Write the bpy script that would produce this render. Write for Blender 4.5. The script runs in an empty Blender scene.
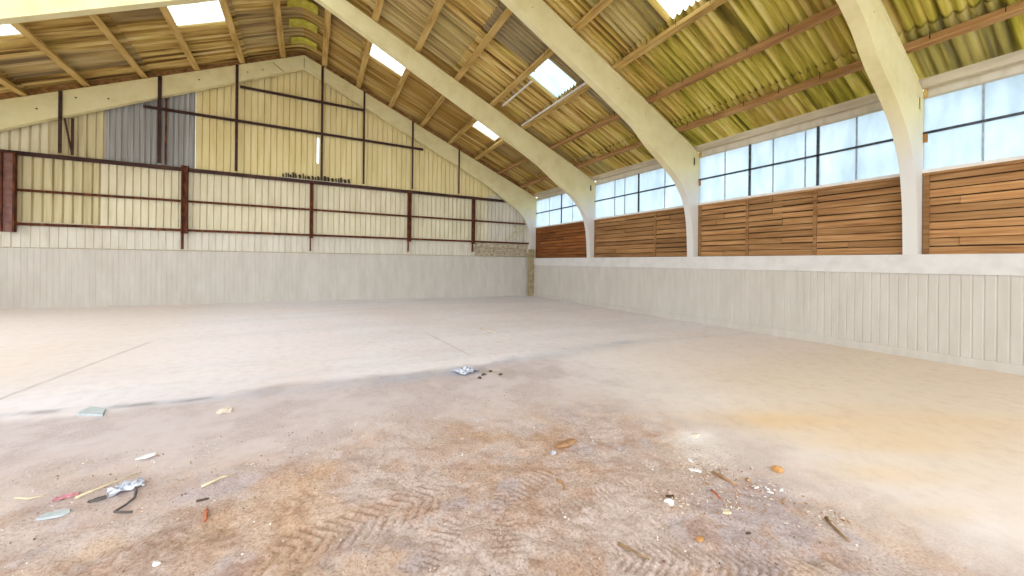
import bpy, bmesh, math, random
import numpy as np
from mathutils import Vector, Matrix
R = math.radians
random.seed(7)
S = bpy.context.scene
COL = S.collection

# ------------------------------------------------------------------ camera
CAM_H = 1.6
F_PX, YAW, ROLL = 371.09, 0.4965, 0.0104
cd = bpy.data.cameras.new('camera')
cam = bpy.data.objects.new('camera', cd)
COL.objects.link(cam)
cd.sensor_fit = 'HORIZONTAL'
cd.sensor_width = 36.0
cd.lens = F_PX / 1024 * 36.0
cd.shift_y = -25.66 / 1024
cd.clip_start = 0.05
cam.matrix_world = (Matrix.Translation((0, 0, CAM_H)) @ Matrix.Rotation(-YAW, 4, 'Z')
                    @ Matrix.Rotation(R(90), 4, 'X') @ Matrix.Rotation(ROLL, 4, 'Z'))
S.camera = cam

# ------------------------------------------------------------------ sky and exposure
S.view_settings.view_transform = 'Standard'
S.view_settings.look = 'None'
S.view_settings.gamma = 1.0
S.view_settings.use_curve_mapping = False
S.view_settings.exposure = 0.22
SKY_FRONT, SKY_BACK, SKY_TOP = 3.4, 3.2, 4.2
w = bpy.data.worlds.new('sky')
S.world = w
w.use_nodes = True
nt = w.node_tree
nt.nodes.clear()
tc = nt.nodes.new('ShaderNodeTexCoord')
sep = nt.nodes.new('ShaderNodeSeparateXYZ')
nt.links.new(tc.outputs['Generated'], sep.inputs[0])
# brighter sky towards the back of the building (-Y) than over the gable (+Y)
mr = nt.nodes.new('ShaderNodeMapRange')
mr.inputs['From Min'].default_value = 0.35
mr.inputs['From Max'].default_value = -0.75
mr.inputs['To Min'].default_value = SKY_FRONT
mr.inputs['To Max'].default_value = SKY_BACK
nt.links.new(sep.outputs['Y'], mr.inputs['Value'])
mz = nt.nodes.new('ShaderNodeMapRange')
mz.inputs['From Min'].default_value = 0.25
mz.inputs['From Max'].default_value = 0.8
mz.inputs['To Min'].default_value = 0.0
mz.inputs['To Max'].default_value = SKY_TOP
nt.links.new(sep.outputs['Z'], mz.inputs['Value'])
mx = nt.nodes.new('ShaderNodeMath'); mx.operation = 'MAXIMUM'
nt.links.new(mr.outputs[0], mx.inputs[0])
nt.links.new(mz.outputs[0], mx.inputs[1])
cr = nt.nodes.new('ShaderNodeValToRGB')
cr.color_ramp.elements[0].position = 0.47
cr.color_ramp.elements[0].color = (0.42, 0.42, 0.38, 1)
cr.color_ramp.elements[1].position = 0.53
cr.color_ramp.elements[1].color = (0.90, 0.955, 1.0, 1)
ma = nt.nodes.new('ShaderNodeMath'); ma.operation = 'MULTIPLY_ADD'
ma.inputs[1].default_value = 0.5; ma.inputs[2].default_value = 0.5
nt.links.new(sep.outputs['Z'], ma.inputs[0])
nt.links.new(ma.outputs[0], cr.inputs[0])
bg = nt.nodes.new('ShaderNodeBackground')
nt.links.new(cr.outputs[0], bg.inputs['Color'])
nt.links.new(mx.outputs[0], bg.inputs['Strength'])
ow = nt.nodes.new('ShaderNodeOutputWorld')
nt.links.new(bg.outputs[0], ow.inputs[0])
S.cycles.max_bounces = 10
S.cycles.diffuse_bounces = 6
S.cycles.transmission_bounces = 6
S.cycles.transparent_max_bounces = 12
S.cycles.sample_clamp_indirect = 6.0

# ------------------------------------------------------------------ dimensions
W, YG, BAY, XA = 10.149, 16.335, 4.618, -0.294
WL = 2 * XA - W
FY = [YG - k * BAY for k in range(5)]          # front faces of the portal frames, gable first
Y_END = FY[4] - 4.6
SLL, EAVE = 0.445, 4.985
T = 0.2                                        # frame thickness
def apex(y):                                   # the ridge climbs a little away from the gable
    return 9.37 + 0.044 * (YG - y)
def ztop(x, y=YG):
    a = apex(y)
    return a - (a - EAVE) / (10.03 - XA) * (x - XA) if x > XA else a - SLL * (XA - x)
def zroof(x, y=YG):
    d = math.sqrt((x - XA) ** 2 + 0.18 ** 2) - 0.06
    return ztop(XA + (d if x > XA else -d), y) + 0.335
def soffit(x, y=YG):                           # rafters deepen towards the haunch
    return ztop(x, y) - (0.48 + 0.042 * abs(x - XA)) * (0.86 if y < FY[2] - 1 else 1.0)
def zfloor(x):
    return -0.0106 * x

# ------------------------------------------------------------------ materials
def lin(c):
    return tuple(((v / 255) / 12.92 if v / 255 <= 0.04045 else ((v / 255 + 0.055) / 1.055) ** 2.4) for v in c)
def newmat(name):
    m = bpy.data.materials.new(name)
    m.use_nodes = True
    n = m.node_tree
    n.nodes.clear()
    o = n.nodes.new('ShaderNodeOutputMaterial')
    b = n.nodes.new('ShaderNodeBsdfPrincipled')
    n.links.new(b.outputs[0], o.inputs[0])
    return m, n, b, o
def ramp(n, pts):
    r = n.nodes.new('ShaderNodeValToRGB')
    e = r.color_ramp.elements
    while len(e) < len(pts):
        e.new(0.5)
    for el, (p, c) in zip(e, pts):
        el.position = p
        el.color = (*lin(c), 1)
    return r
def coords(n, scale=(1, 1, 1), rot=(0, 0, 0), kind='Object'):
    t = n.nodes.new('ShaderNodeTexCoord')
    mp = n.nodes.new('ShaderNodeMapping')
    mp.inputs['Scale'].default_value = scale
    mp.inputs['Rotation'].default_value = rot
    n.links.new(t.outputs[kind], mp.inputs[0])
    return mp
def noise(n, vec, scale, detail=4, rough=0.55):
    t = n.nodes.new('ShaderNodeTexNoise')
    t.inputs['Scale'].default_value = scale
    t.inputs['Detail'].default_value = detail
    t.inputs['Roughness'].default_value = rough
    n.links.new(vec.outputs[0], t.inputs['Vector'])
    return t
def mixc(n, fac, a, b, mode='MIX'):
    m = n.nodes.new('ShaderNodeMix')
    m.data_type = 'RGBA'
    m.blend_type = mode
    for sock, v in ((0, fac), (6, a), (7, b)):
        if isinstance(v, bpy.types.NodeSocket):
            n.links.new(v, m.inputs[sock])
        elif sock == 0:
            m.inputs[0].default_value = v
        else:
            m.inputs[sock].default_value = (*lin(v), 1)
    return m.outputs[2]
def bump(n, b, src, strength=0.3, dist=0.01):
    k = n.nodes.new('ShaderNodeBump')
    k.inputs['Strength'].default_value = strength
    k.inputs['Distance'].default_value = dist
    n.links.new(src, k.inputs['Height'])
    n.links.new(k.outputs[0], b.inputs['Normal'])
def simple(name, pts, scale=(1, 1, 1), ns=4, rough=0.85, metal=0.0, spec=None, bmp=0.2, detail=5, rot=(0, 0, 0)):
    """mottled material: a noise (stretched by scale) drives a colour ramp"""
    m, n, b, o = newmat(name)
    v = coords(n, scale, rot)
    t = noise(n, v, ns, detail)
    r = ramp(n, pts)
    n.links.new(t.outputs['Fac'], r.inputs[0])
    n.links.new(r.outputs[0], b.inputs['Base Color'])
    b.inputs['Roughness'].default_value = rough
    b.inputs['Metallic'].default_value = metal
    b.inputs['Specular IOR Level'].default_value = 0.25 if spec is None else spec
    if bmp:
        bump(n, b, t.outputs['Fac'], bmp, 0.01)
    return m

M = {}
def concrete_mat(name, window_lit):
    m, n, b, o = newmat(name)
    v = coords(n); t = noise(n, v, 2.2, 6, 0.6)
    r = ramp(n, [(0.25, (214, 204, 154)), (0.5, (226, 217, 170)), (0.75, (232, 224, 182))])
    n.links.new(t.outputs['Fac'], r.inputs[0])
    out = r.outputs[0]
    if window_lit:                                 # cool window light painted into the feet of the frames, fading to cream above
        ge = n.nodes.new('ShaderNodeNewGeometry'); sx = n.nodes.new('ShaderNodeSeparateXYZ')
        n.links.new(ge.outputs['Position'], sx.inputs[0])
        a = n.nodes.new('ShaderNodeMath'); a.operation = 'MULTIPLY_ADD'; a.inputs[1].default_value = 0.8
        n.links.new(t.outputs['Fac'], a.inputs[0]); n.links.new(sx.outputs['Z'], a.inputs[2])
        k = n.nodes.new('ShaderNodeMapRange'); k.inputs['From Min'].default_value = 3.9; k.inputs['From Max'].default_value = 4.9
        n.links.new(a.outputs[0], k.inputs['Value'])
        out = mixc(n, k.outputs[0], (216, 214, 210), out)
    n.links.new(out, b.inputs['Base Color'])
    b.inputs['Roughness'].default_value = 0.85
    b.inputs['Specular IOR Level'].default_value = 0.2
    bump(n, b, t.outputs['Fac'], 0.15, 0.01)
    return m
M['concrete'] = concrete_mat('painted_concrete', False)
M['column'] = concrete_mat('window_lit_concrete', True)
M['boarding'] = simple('white_washed_boarding', [(0.25, (190, 184, 175)), (0.5, (198, 192, 184)), (0.75, (205, 200, 193))], scale=(1, 1, 0.25), ns=5, bmp=0.1)
M['ledge'] = simple('pale_grey_render', [(0.25, (202, 199, 196)), (0.6, (215, 213, 211))], ns=4, bmp=0.1)
M['rust'] = simple('rusted_red_steel', [(0.28, (48, 26, 18)), (0.5, (88, 46, 28)), (0.72, (126, 72, 38))], scale=(1, 1, 0.4), ns=9, rough=0.75)
M['purple_steel'] = simple('dark_maroon_steel', [(0.3, (42, 28, 28)), (0.6, (74, 50, 46)), (0.8, (104, 70, 50))], scale=(0.3, 1, 1), ns=7, rough=0.7)
M['maroon'] = simple('faded_maroon_steel', [(0.3, (112, 78, 74)), (0.7, (146, 112, 104))], ns=6)
M['sheet_cream'] = simple('cream_sheet', [(0.25, (204, 194, 164)), (0.5, (220, 212, 184)), (0.8, (232, 226, 204))], scale=(1, 1, 0.18), ns=4, bmp=0.05)
M['sheet_yellow'] = simple('yellowed_sheet', [(0.22, (210, 194, 138)), (0.5, (228, 213, 160)), (0.8, (236, 225, 184))], scale=(1, 1, 0.15), ns=4, bmp=0.05)
M['sheet_grey'] = simple('blue_grey_sheet', [(0.25, (136, 134, 132)), (0.5, (162, 162, 162)), (0.75, (184, 184, 186))], scale=(2.5, 1, 0.06), ns=7, bmp=0.05)
M['sheet_tan'] = simple('dull_tan_sheet', [(0.25, (178, 164, 126)), (0.5, (206, 194, 156)), (0.8, (220, 210, 176))], scale=(2, 1, 0.1), ns=5, bmp=0.05)
M['sheet_pale'] = simple('greyish_white_sheet', [(0.25, (196, 188, 172)), (0.5, (212, 206, 192)), (0.8, (222, 217, 206))], scale=(1, 1, 0.2), ns=5, bmp=0.05)
M['purlin'] = simple('yellowed_timber', [(0.25, (150, 120, 66)), (0.5, (196, 164, 98)), (0.75, (216, 190, 130))], scale=(1, 0.12, 1), ns=8)
M['purlin_dark'] = simple('brown_timber', [(0.25, (124, 88, 52)), (0.5, (170, 128, 80)), (0.75, (196, 158, 108))], scale=(1, 0.12, 1), ns=8)
M['eave'] = simple('weathered_eave_beam', [(0.25, (176, 166, 148)), (0.5, (200, 190, 168)), (0.75, (214, 206, 186))], scale=(1, 0.2, 1), ns=6)
M['frame_steel'] = simple('dark_window_steel', [(0.3, (44, 50, 56)), (0.7, (84, 88, 92))], ns=12, rough=0.6)
M['joint'] = simple('grey_pane_joint', [(0.3, (140, 150, 160)), (0.7, (176, 184, 190))], ns=12, rough=0.6)
M['sill'] = simple('white_sill', [(0.3, (214, 208, 200)), (0.7, (232, 228, 222))], ns=6)
M['pier'] = simple('tan_blockwork', [(0.25, (134, 118, 88)), (0.5, (164, 148, 114)), (0.75, (186, 172, 140))], ns=7, bmp=0.6)
M['block'] = simple('rough_grey_blocks', [(0.3, (120, 106, 84)), (0.5, (178, 164, 140)), (0.75, (208, 198, 178))], scale=(1, 1, 2.4), ns=7, bmp=0.8)
M['hole'] = simple('dark_hole_brown', [(0.3, (40, 34, 26)), (0.7, (82, 70, 50))], ns=9)
M['stone'] = simple('pale_stone', [(0.3, (206, 192, 174)), (0.7, (228, 216, 202))], ns=20)
M['slate'] = simple('pale_blue_grey_shard', [(0.3, (172, 182, 186)), (0.7, (196, 204, 207))], ns=20)
M['white_scrap'] = simple('white_scrap', [(0.3, (222, 220, 222)), (0.7, (246, 245, 246))], ns=20)
M['blue_scrap'] = simple('blue_grey_film', [(0.3, (112, 118, 144)), (0.5, (194, 198, 212)), (0.68, (232, 233, 238))], ns=30, rough=0.5)
M['twig'] = simple('dry_twig', [(0.3, (112, 90, 66)), (0.7, (168, 140, 104))], ns=20)
M['straw'] = simple('pale_straw', [(0.3, (206, 190, 152)), (0.7, (236, 224, 194))], ns=20)
M['wire'] = simple('dark_grey_strap', [(0.3, (74, 70, 70)), (0.7, (110, 104, 100))], ns=20, rough=0.6)
M['pink'] = simple('faded_pink_rag', [(0.3, (176, 112, 122)), (0.7, (214, 160, 164))], ns=20)
M['red'] = simple('reddish_stick', [(0.3, (150, 70, 50)), (0.7, (206, 130, 96))], ns=20)
M['brown'] = simple('brown_clod', [(0.3, (138, 100, 70)), (0.7, (188, 150, 112))], ns=20, bmp=0.7)
M['orange'] = simple('orange_clod', [(0.3, (176, 122, 66)), (0.7, (206, 164, 112))], ns=20, bmp=0.7)
M['dark'] = simple('dark_clod', [(0.3, (64, 52, 46)), (0.7, (108, 90, 76))], ns=20, bmp=0.7)

def timber_mat(name, a, b_, c):
    m, n, b, o = newmat(name)
    v = coords(n, (1, 0.35, 7))
    t = noise(n, v, 3.2, 6, 0.6)
    r = ramp(n, [(0.25, a), (0.5, b_), (0.75, c)])
    n.links.new(t.outputs['Fac'], r.inputs[0])
    at = n.nodes.new('ShaderNodeAttribute'); at.attribute_name = 'tone'
    c2 = mixc(n, 1.0, r.outputs[0], at.outputs['Color'], 'MULTIPLY')
    n.links.new(c2, b.inputs['Base Color'])
    b.inputs['Roughness'].default_value = 0.8
    b.inputs['Specular IOR Level'].default_value = 0.2
    bump(n, b, t.outputs['Fac'], 0.4, 0.01)
    return m
M['timber'] = timber_mat('honey_brown_planks', (136, 94, 58), (178, 132, 86), (204, 162, 114))
M['timber_red'] = timber_mat('red_brown_planks', (110, 62, 32), (160, 100, 54), (188, 126, 74))

# translucent window sheet and roof light
def pane_mat(name, tint, see, streak):
    m, n, b, o = newmat(name)
    n.nodes.remove(b)
    v = coords(n, streak)
    t = noise(n, v, 3.0, 5, 0.6)
    r = ramp(n, [(0.3, tint[0]), (0.7, tint[1])])
    n.links.new(t.outputs['Fac'], r.inputs[0])
    tl = n.nodes.new('ShaderNodeBsdfTranslucent')
    tp = n.nodes.new('ShaderNodeBsdfTransparent')
    df = n.nodes.new('ShaderNodeBsdfDiffuse')
    for s_ in (tl, tp, df):
        n.links.new(r.outputs[0], s_.inputs['Color'])
    m1 = n.nodes.new('ShaderNodeMixShader'); m1.inputs[0].default_value = see
    n.links.new(tl.outputs[0], m1.inputs[1]); n.links.new(tp.outputs[0], m1.inputs[2])
    m2 = n.nodes.new('ShaderNodeMixShader'); m2.inputs[0].default_value = 0.12
    n.links.new(m1.outputs[0], m2.inputs[1]); n.links.new(df.outputs[0], m2.inputs[2])
    n.links.new(m2.outputs[0], o.inputs[0])
    return m
M['pane'] = pane_mat('frosted_window_sheet', ((192, 203, 211), (214, 224, 231)), 0.33, (1, 1.0, 0.35))
M['rooflight'] = pane_mat('white_roof_light_sheet', ((214, 214, 208), (236, 236, 232)), 0.5, (0.3, 1, 1))
M['rooflight_blue'] = pane_mat('blue_tinted_roof_light_sheet', ((150, 176, 180), (176, 198, 200)), 0.35, (0.3, 1, 1))
M['moss'] = simple('bright_moss', [(0.3, (170, 160, 50)), (0.7, (206, 200, 96))], ns=6)

def roof_mat():
    m, n, b, o = newmat('mossy_fibre_cement_roof')
    v = coords(n, (0.10, 2.3, 0.10))
    streak = noise(n, v, 3.5, 3, 0.55)
    base = ramp(n, [(0.32, (104, 78, 38)), (0.44, (176, 144, 78)), (0.55, (216, 188, 116)), (0.7, (234, 218, 162))])
    n.links.new(streak.outputs['Fac'], base.inputs[0])
    v2 = coords(n, (0.8, 1.6, 0.8))
    mo = noise(n, v2, 1.3, 6, 0.65)
    green = ramp(n, [(0.32, (104, 98, 28)), (0.45, (174, 166, 60)), (0.57, (216, 204, 104)), (0.7, (234, 226, 150))])
    n.links.new(streak.outputs['Fac'], green.inputs[0])
    # how much moss: a painted amount per place (attribute) broken up by noise
    at = n.nodes.new('ShaderNodeAttribute'); at.attribute_name = 'moss'
    sp = n.nodes.new('ShaderNodeSeparateColor')
    n.links.new(at.outputs['Color'], sp.inputs[0])
    ad = n.nodes.new('ShaderNodeMath'); ad.operation = 'ADD'
    n.links.new(sp.outputs[0], ad.inputs[0]); n.links.new(mo.outputs['Fac'], ad.inputs[1])
    mrg = n.nodes.new('ShaderNodeMapRange')
    mrg.inputs['From Min'].default_value = 0.75; mrg.inputs['From Max'].default_value = 1.15
    n.links.new(ad.outputs[0], mrg.inputs['Value'])
    c1 = mixc(n, mrg.outputs[0], base.outputs[0], green.outputs[0])
    # grey weathered sheets, and the blue roof light's glow painted in grey
    mg = n.nodes.new('ShaderNodeMath'); mg.operation = 'MULTIPLY'; mg.inputs[1].default_value = 0.85
    n.links.new(sp.outputs[1], mg.inputs[0])
    c2 = mixc(n, mg.outputs[0], c1, (142, 132, 112))
    # old brown sheets, and the shade of the far bay painted in brown
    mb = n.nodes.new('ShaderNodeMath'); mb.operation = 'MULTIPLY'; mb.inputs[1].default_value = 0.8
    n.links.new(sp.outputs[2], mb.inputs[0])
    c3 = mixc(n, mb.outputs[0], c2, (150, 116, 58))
    n.links.new(c3, b.inputs['Base Color'])
    b.inputs['Roughness'].default_value = 0.9
    b.inputs['Specular IOR Level'].default_value = 0.15
    bump(n, b, streak.outputs['Fac'], 0.25, 0.01)
    return m
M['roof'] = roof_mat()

def floor_mat():
    m, n, b, o = newmat('dusty_earth_floor')
    at = n.nodes.new('ShaderNodeAttribute'); at.attribute_name = 'soil'
    gr = n.nodes.new('ShaderNodeAttribute'); gr.attribute_name = 'grit'
    sp = n.nodes.new('ShaderNodeSeparateColor')
    n.links.new(gr.outputs['Color'], sp.inputs[0])
    v = coords(n)
    fine = noise(n, v, 55, 6, 0.75)
    r1 = ramp(n, [(0.28, (164, 140, 126)), (0.43, (226, 218, 212)), (0.55, (255, 255, 255)), (0.72, (255, 255, 255))])
    n.links.new(fine.outputs['Fac'], r1.inputs[0])
    c1 = mixc(n, sp.outputs[0], at.outputs['Color'], None or (255, 255, 255))
    # multiply dirt speckle in by the grit amount
    mm = n.nodes.new('ShaderNodeMix'); mm.data_type = 'RGBA'; mm.blend_type = 'MULTIPLY'
    n.links.new(sp.outputs[0], mm.inputs[0])
    n.links.new(at.outputs['Color'], mm.inputs[6]); n.links.new(r1.outputs[0], mm.inputs[7])
    med = noise(n, v, 7, 6, 0.65)
    r2 = ramp(n, [(0.3, (214, 198, 190)), (0.5, (246, 244, 244)), (0.7, (255, 255, 255))])
    n.links.new(med.outputs['Fac'], r2.inputs[0])
    m3 = n.nodes.new('ShaderNodeMix'); m3.data_type = 'RGBA'; m3.blend_type = 'MULTIPLY'
    m3.inputs[0].default_value = 0.3
    n.links.new(mm.outputs[2], m3.inputs[6]); n.links.new(r2.outputs[0], m3.inputs[7])
    n.links.new(m3.outputs[2], b.inputs['Base Color'])
    b.inputs['Roughness'].default_value = 0.85
    b.inputs['Specular IOR Level'].default_value = 0.2
    k = n.nodes.new('ShaderNodeBump'); k.inputs['Distance'].default_value = 0.012
    n.links.new(sp.outputs[0], k.inputs['Strength'])
    n.links.new(fine.outputs['Fac'], k.inputs['Height'])
    n.links.new(k.outputs[0], b.inputs['Normal'])
    return m
M['floor'] = floor_mat()

# ------------------------------------------------------------------ mesh helpers
class MB:
    def __init__(self):
        self.v, self.f, self.tone = [], [], []
    def add(self, vs, fs, tone=1.0):
        o = len(self.v)
        self.v += [tuple(p) for p in vs]
        self.f += [tuple(i + o for i in f) for f in fs]
        self.tone += [tone] * len(vs)
    def box(self, x0, x1, y0, y1, z0, z1, tone=1.0):
        vs = [(x, y, z) for z in (z0, z1) for y in (y0, y1) for x in (x0, x1)]
        self.add(vs, [(0, 2, 3, 1), (4, 5, 7, 6), (0, 1, 5, 4), (2, 6, 7, 3), (0, 4, 6, 2), (1, 3, 7, 5)], tone)
    def obox(self, c, ax, ay, az, tone=1.0):
        """oriented box: centre and three half-axis vectors"""
        c, ax, ay, az = map(Vector, (c, ax, ay, az))
        vs = [c + i * ax + j * ay + k * az for k in (-1, 1) for j in (-1, 1) for i in (-1, 1)]
        self.add(vs, [(0, 2, 3, 1), (4, 5, 7, 6), (0, 1, 5, 4), (2, 6, 7, 3), (0, 4, 6, 2), (1, 3, 7, 5)], tone)
    def prism(self, poly, y0, y1):
        """polygon in XZ extruded along Y"""
        n = len(poly)
        vs = [(x, y0, z) for x, z in poly] + [(x, y1, z) for x, z in poly]
        fs = [tuple(range(n)), tuple(range(2 * n - 1, n - 1, -1))]
        fs += [(i, i + n, (i + 1) % n + n, (i + 1) % n) for i in range(n)]
        self.add(vs, fs)
    def sweep(self, prof, p0, p1, up=(0, 0, 1)):
        """closed 2D profile (side, up) swept from p0 to p1"""
        p0, p1 = Vector(p0), Vector(p1)
        d = (p1 - p0).normalized(); s = d.cross(Vector(up)).normalized(); u = s.cross(d)
        n = len(prof)
        vs = [p + s * a + u * b for p in (p0, p1) for a, b in prof]
        fs = [tuple(range(n - 1, -1, -1)), tuple(range(n, 2 * n))]
        fs += [(i, (i + 1) % n, (i + 1) % n + n, i + n) for i in range(n)]
        self.add(vs, fs)
    def tube(self, pts, rad, seg=6):
        pts = [Vector(p) for p in pts]
        rad = rad if isinstance(rad, (list, tuple)) else [rad] * len(pts)
        vs, fs = [], []
        for i, p in enumerate(pts):
            d = (pts[min(i + 1, len(pts) - 1)] - pts[max(i - 1, 0)]).normalized()
            s = d.cross(Vector((0, 0, 1)))
            s = s.normalized() if s.length > 1e-4 else Vector((1, 0, 0))
            u = s.cross(d)
            for k in range(seg):
                a = 2 * math.pi * k / seg
                vs.append(p + (s * math.cos(a) + u * math.sin(a)) * rad[i])
        for i in range(len(pts) - 1):
            for k in range(seg):
                a, b = i * seg + k, i * seg + (k + 1) % seg
                fs.append((a, b, b + seg, a + seg))
        fs.append(tuple(range(seg - 1, -1, -1)))
        fs.append(tuple(range(len(vs) - seg, len(vs))))
        self.add(vs, fs)
    def build(self, name, mat, parent=None, smooth=False, bevel=0.0, origin=None):
        me = bpy.data.meshes.new(name)
        vs = self.v
        if origin is not None:
            vs = [(a - origin[0], b - origin[1], c - origin[2]) for a, b, c in vs]
        me.from_pydata(vs, [], self.f)
        me.update()
        bm = bmesh.new(); bm.from_mesh(me)
        bmesh.ops.recalc_face_normals(bm, faces=bm.faces)
        bm.to_mesh(me); bm.free()
        at = me.color_attributes.new('tone', 'FLOAT_COLOR', 'POINT')
        for i, t in enumerate(self.tone):
            at.data[i].color = (t, t, t, 1)
        me.materials.append(mat)
        if smooth:
            for p in me.polygons:
                p.use_smooth = True
        ob = bpy.data.objects.new(name, me)
        COL.objects.link(ob)
        if origin is not None:
            ob.location = origin
        if parent is not None:
            ob.parent = parent
            ob.matrix_parent_inverse = Matrix.Identity(4)
            if origin is None:
                ob.location = -parent.location
        if bevel:
            bv = ob.modifiers.new('edge', 'BEVEL'); bv.width = bevel; bv.segments = 2; bv.limit_method = 'ANGLE'
        return ob
def tag(o, label, cat, group=None):
    o['label'] = label; o['category'] = cat
    if group: o['group'] = group
    return o
def thing(name, label, cat, loc=(0, 0, 0), group=None):
    o = bpy.data.objects.new(name, None)
    COL.objects.link(o)
    o.location = loc
    o.empty_display_size = 0.2
    return tag(o, label, cat, group)
def struct(o):
    o['kind'] = 'structure'
    return o
ORD = ['first', 'second', 'third', 'fourth', 'fifth', 'sixth', 'seventh', 'eighth', 'ninth']

# ------------------------------------------------------------------ floor
rng = np.random.default_rng(3)
def vnoise(x, y, sc, seed):
    r = np.random.default_rng(seed).random((256, 256))
    X, Y = x * sc + 1000.3, y * sc + 1000.7
    i, j = np.floor(X).astype(int), np.floor(Y).astype(int)
    a, b = X - i, Y - j
    a, b = a * a * (3 - 2 * a), b * b * (3 - 2 * b)
    g = lambda p, q: r[p % 256, q % 256]
    return (g(i, j) * (1 - a) + g(i + 1, j) * a) * (1 - b) + (g(i, j + 1) * (1 - a) + g(i + 1, j + 1) * a) * b
def fbm(x, y, sc, seed, n=4):
    s = np.zeros_like(x); t = 0; am = 1
    for k in range(n):
        s += am * vnoise(x, y, sc * 2 ** k, seed + k); t += am; am *= 0.55
    return s / t
def sst(a, b, x):
    t = np.clip((x - a) / (b - a), 0, 1); return t * t * (3 - 2 * t)
def build_floor():
    xs = np.concatenate([np.arange(-10.9, -4.2, 0.3), np.arange(-4.2, -2.2, 0.04), np.arange(-2.2, -0.2, 0.028), np.arange(-0.2, 2.4, 0.014), np.arange(2.4, 3.8, 0.028), np.arange(3.8, 10.4, 0.12)])
    ys = np.concatenate([np.arange(Y_END - 0.2, 0.3, 0.3), np.arange(0.3, 1.0, 0.028), np.arange(1.0, 2.8, 0.014), np.arange(2.8, 4.0, 0.028), np.arange(4.0, 7.0, 0.06), np.arange(7.0, 16.9, 0.25)])
    nx, ny = len(xs), len(ys)
    X, Y = np.meshgrid(xs, ys)
    x, y = X.ravel(), Y.ravel()
    c = lambda *k: np.array(lin(k))
    n1, n2, n3 = fbm(x, y, 0.35, 11), fbm(x, y, 1.1, 21), fbm(x, y, 3.0, 31)
    ny_ = fbm(x * 0.35, y * 2.2, 1.0, 41)
    col = np.zeros((len(x), 3)) + c(237, 230, 227)
    def blend(mask, colour):
        nonlocal col
        mk = np.clip(mask, 0, 1)[:, None]
        col = col * (1 - mk) + colour * mk
    # far slab: grey dust near the gable with cool sky light painted in, cream to the left, pink patches
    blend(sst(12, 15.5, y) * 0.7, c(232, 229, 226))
    blend(sst(0.5, 0.62, n1) * 0.6, c(236, 225, 219))
    blend(sst(0.45, 0.7, ny_) * 0.35, c(220, 214, 213))
    blend(sst(-1.0, -4.0, x) * sst(5.5, 7.5, y) * 0.75, c(224, 208, 190))
    blend(sst(0.52, 0.68, n2) * 0.3, c(228, 216, 208))
    # right hand side: warm sandy dust
    blend(sst(3.0, 6.0, x) * sst(7.5, 2.5, y) * 0.7, c(226, 206, 182))
    ca, sa = math.cos(-YAW), math.sin(-YAW)
    u_, v_ = x * ca + y * sa, -x * sa + y * ca
    wisp = 0.35 + 0.9 * fbm(u_ * 0.7, v_ * 3.0, 1.3, 61)
    for cx, cy, ru, rv, am in ((4.2, 2.15, .75, .22, .55), (5.0, 1.75, 1.2, .45, .35), (4.6, 1.45, .9, .2, .4), (3.95, 1.2, .55, .15, .45), (6.3, 1.1, .9, .3, .3), (3.6, .85, .5, .12, .35)):
        pu, pv = cx * ca + cy * sa, -cx * sa + cy * ca
        blend(np.exp(-((u_ - pu) / ru) ** 2 - ((v_ - pv) / rv) ** 2) * am * wisp, c(230, 190, 122))
    # trodden earth, foreground
    edge = 5.45 + (n2 - .5) * 0.5
    e2 = sst(edge + 0.15, edge - 0.15, y) * sst(4.6, 2.6, x + (n2 - .5) * 1.5)
    blend(e2 * 0.8, c(202, 188, 183))
    near = sst(4.1, 2.7, y + (n2 - .5) * 1.2) * sst(3.7, 2.5, x + (n3 - .5) * 1.2)
    blend(near * 0.85, c(216, 198, 190))
    blend(near * sst(0.5, 0.62, n3) * 0.3, c(196, 164, 140))
    blend(near * sst(0.52, 0.66, fbm(x, y, 2.2, 77)) * 0.6, c(192, 182, 190))
    blend(near * sst(0.55, 0.68, fbm(x, y, 1.6, 87)) * 0.6, c(224, 194, 164))
    blend(near * sst(0.54, 0.62, fbm(x, y, 4.5, 107)) * 0.3, c(196, 148, 106))
    blend(near * sst(0.56, 0.64, fbm(x, y, 9, 117)) * 0.28, c(160, 128, 106))
    mid = e2 * (1 - near)
    blend(mid * sst(0.5, 0.65, n3) * 0.45, c(196, 182, 178))
    blend(np.exp(-((x - 1.6) / .5) ** 2 - ((y - 3.2) / .45) ** 2) * sst(.42, .6, n3) * 0.55, c(206, 170, 132))
    # blue grey tide line where the slab meets the earth
    lx = [-6, -2.71, -1.94, -0.62, 0.23, 1.36, 2.3, 3.15, 5.68, 7.93, 9.9]
    ly = [6.4, 5.66, 5.5, 5.3, 5.26, 5.21, 5.2, 5.51, 5.73, 5.48, 5.3]
    dl = y - np.interp(x, lx, ly)
    wd = np.interp(x, [-3, -1.5, 0.3, 1.5, 2.2, 4, 6, 8], [.07, .08, .22, .16, .1, .25, .2, .08])
    lm = np.exp(-(dl / wd) ** 2) * (0.35 + 0.75 * sst(.35, .65, fbm(x, y, 2.0, 55)))
    blend(lm * np.interp(x, [-3, 0, 1.4, 4, 6, 8], [.6, .75, .7, .6, .6, .2]), c(186, 189, 196))
    blend(np.exp(-(dl / .05) ** 2) * sst(.45, .6, fbm(x, y, 4, 56)) * sst(0, -1.2, x) * .8, c(150, 140, 132))
    # hairline cracks
    def seg(x0, y0, x1, y1, wdt, amt, colr):
        t = np.clip(((x - x0) * (x1 - x0) + (y - y0) * (y1 - y0)) / ((x1 - x0) ** 2 + (y1 - y0) ** 2), 0, 1)
        d = np.hypot(x - x0 - t * (x1 - x0), y - y0 - t * (y1 - y0))
        blend(np.exp(-(d / wdt) ** 2) * amt, colr)
    seg(-3.4, 3.5, -3.01, 6.29, .022, .55, c(160, 150, 142))
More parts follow.
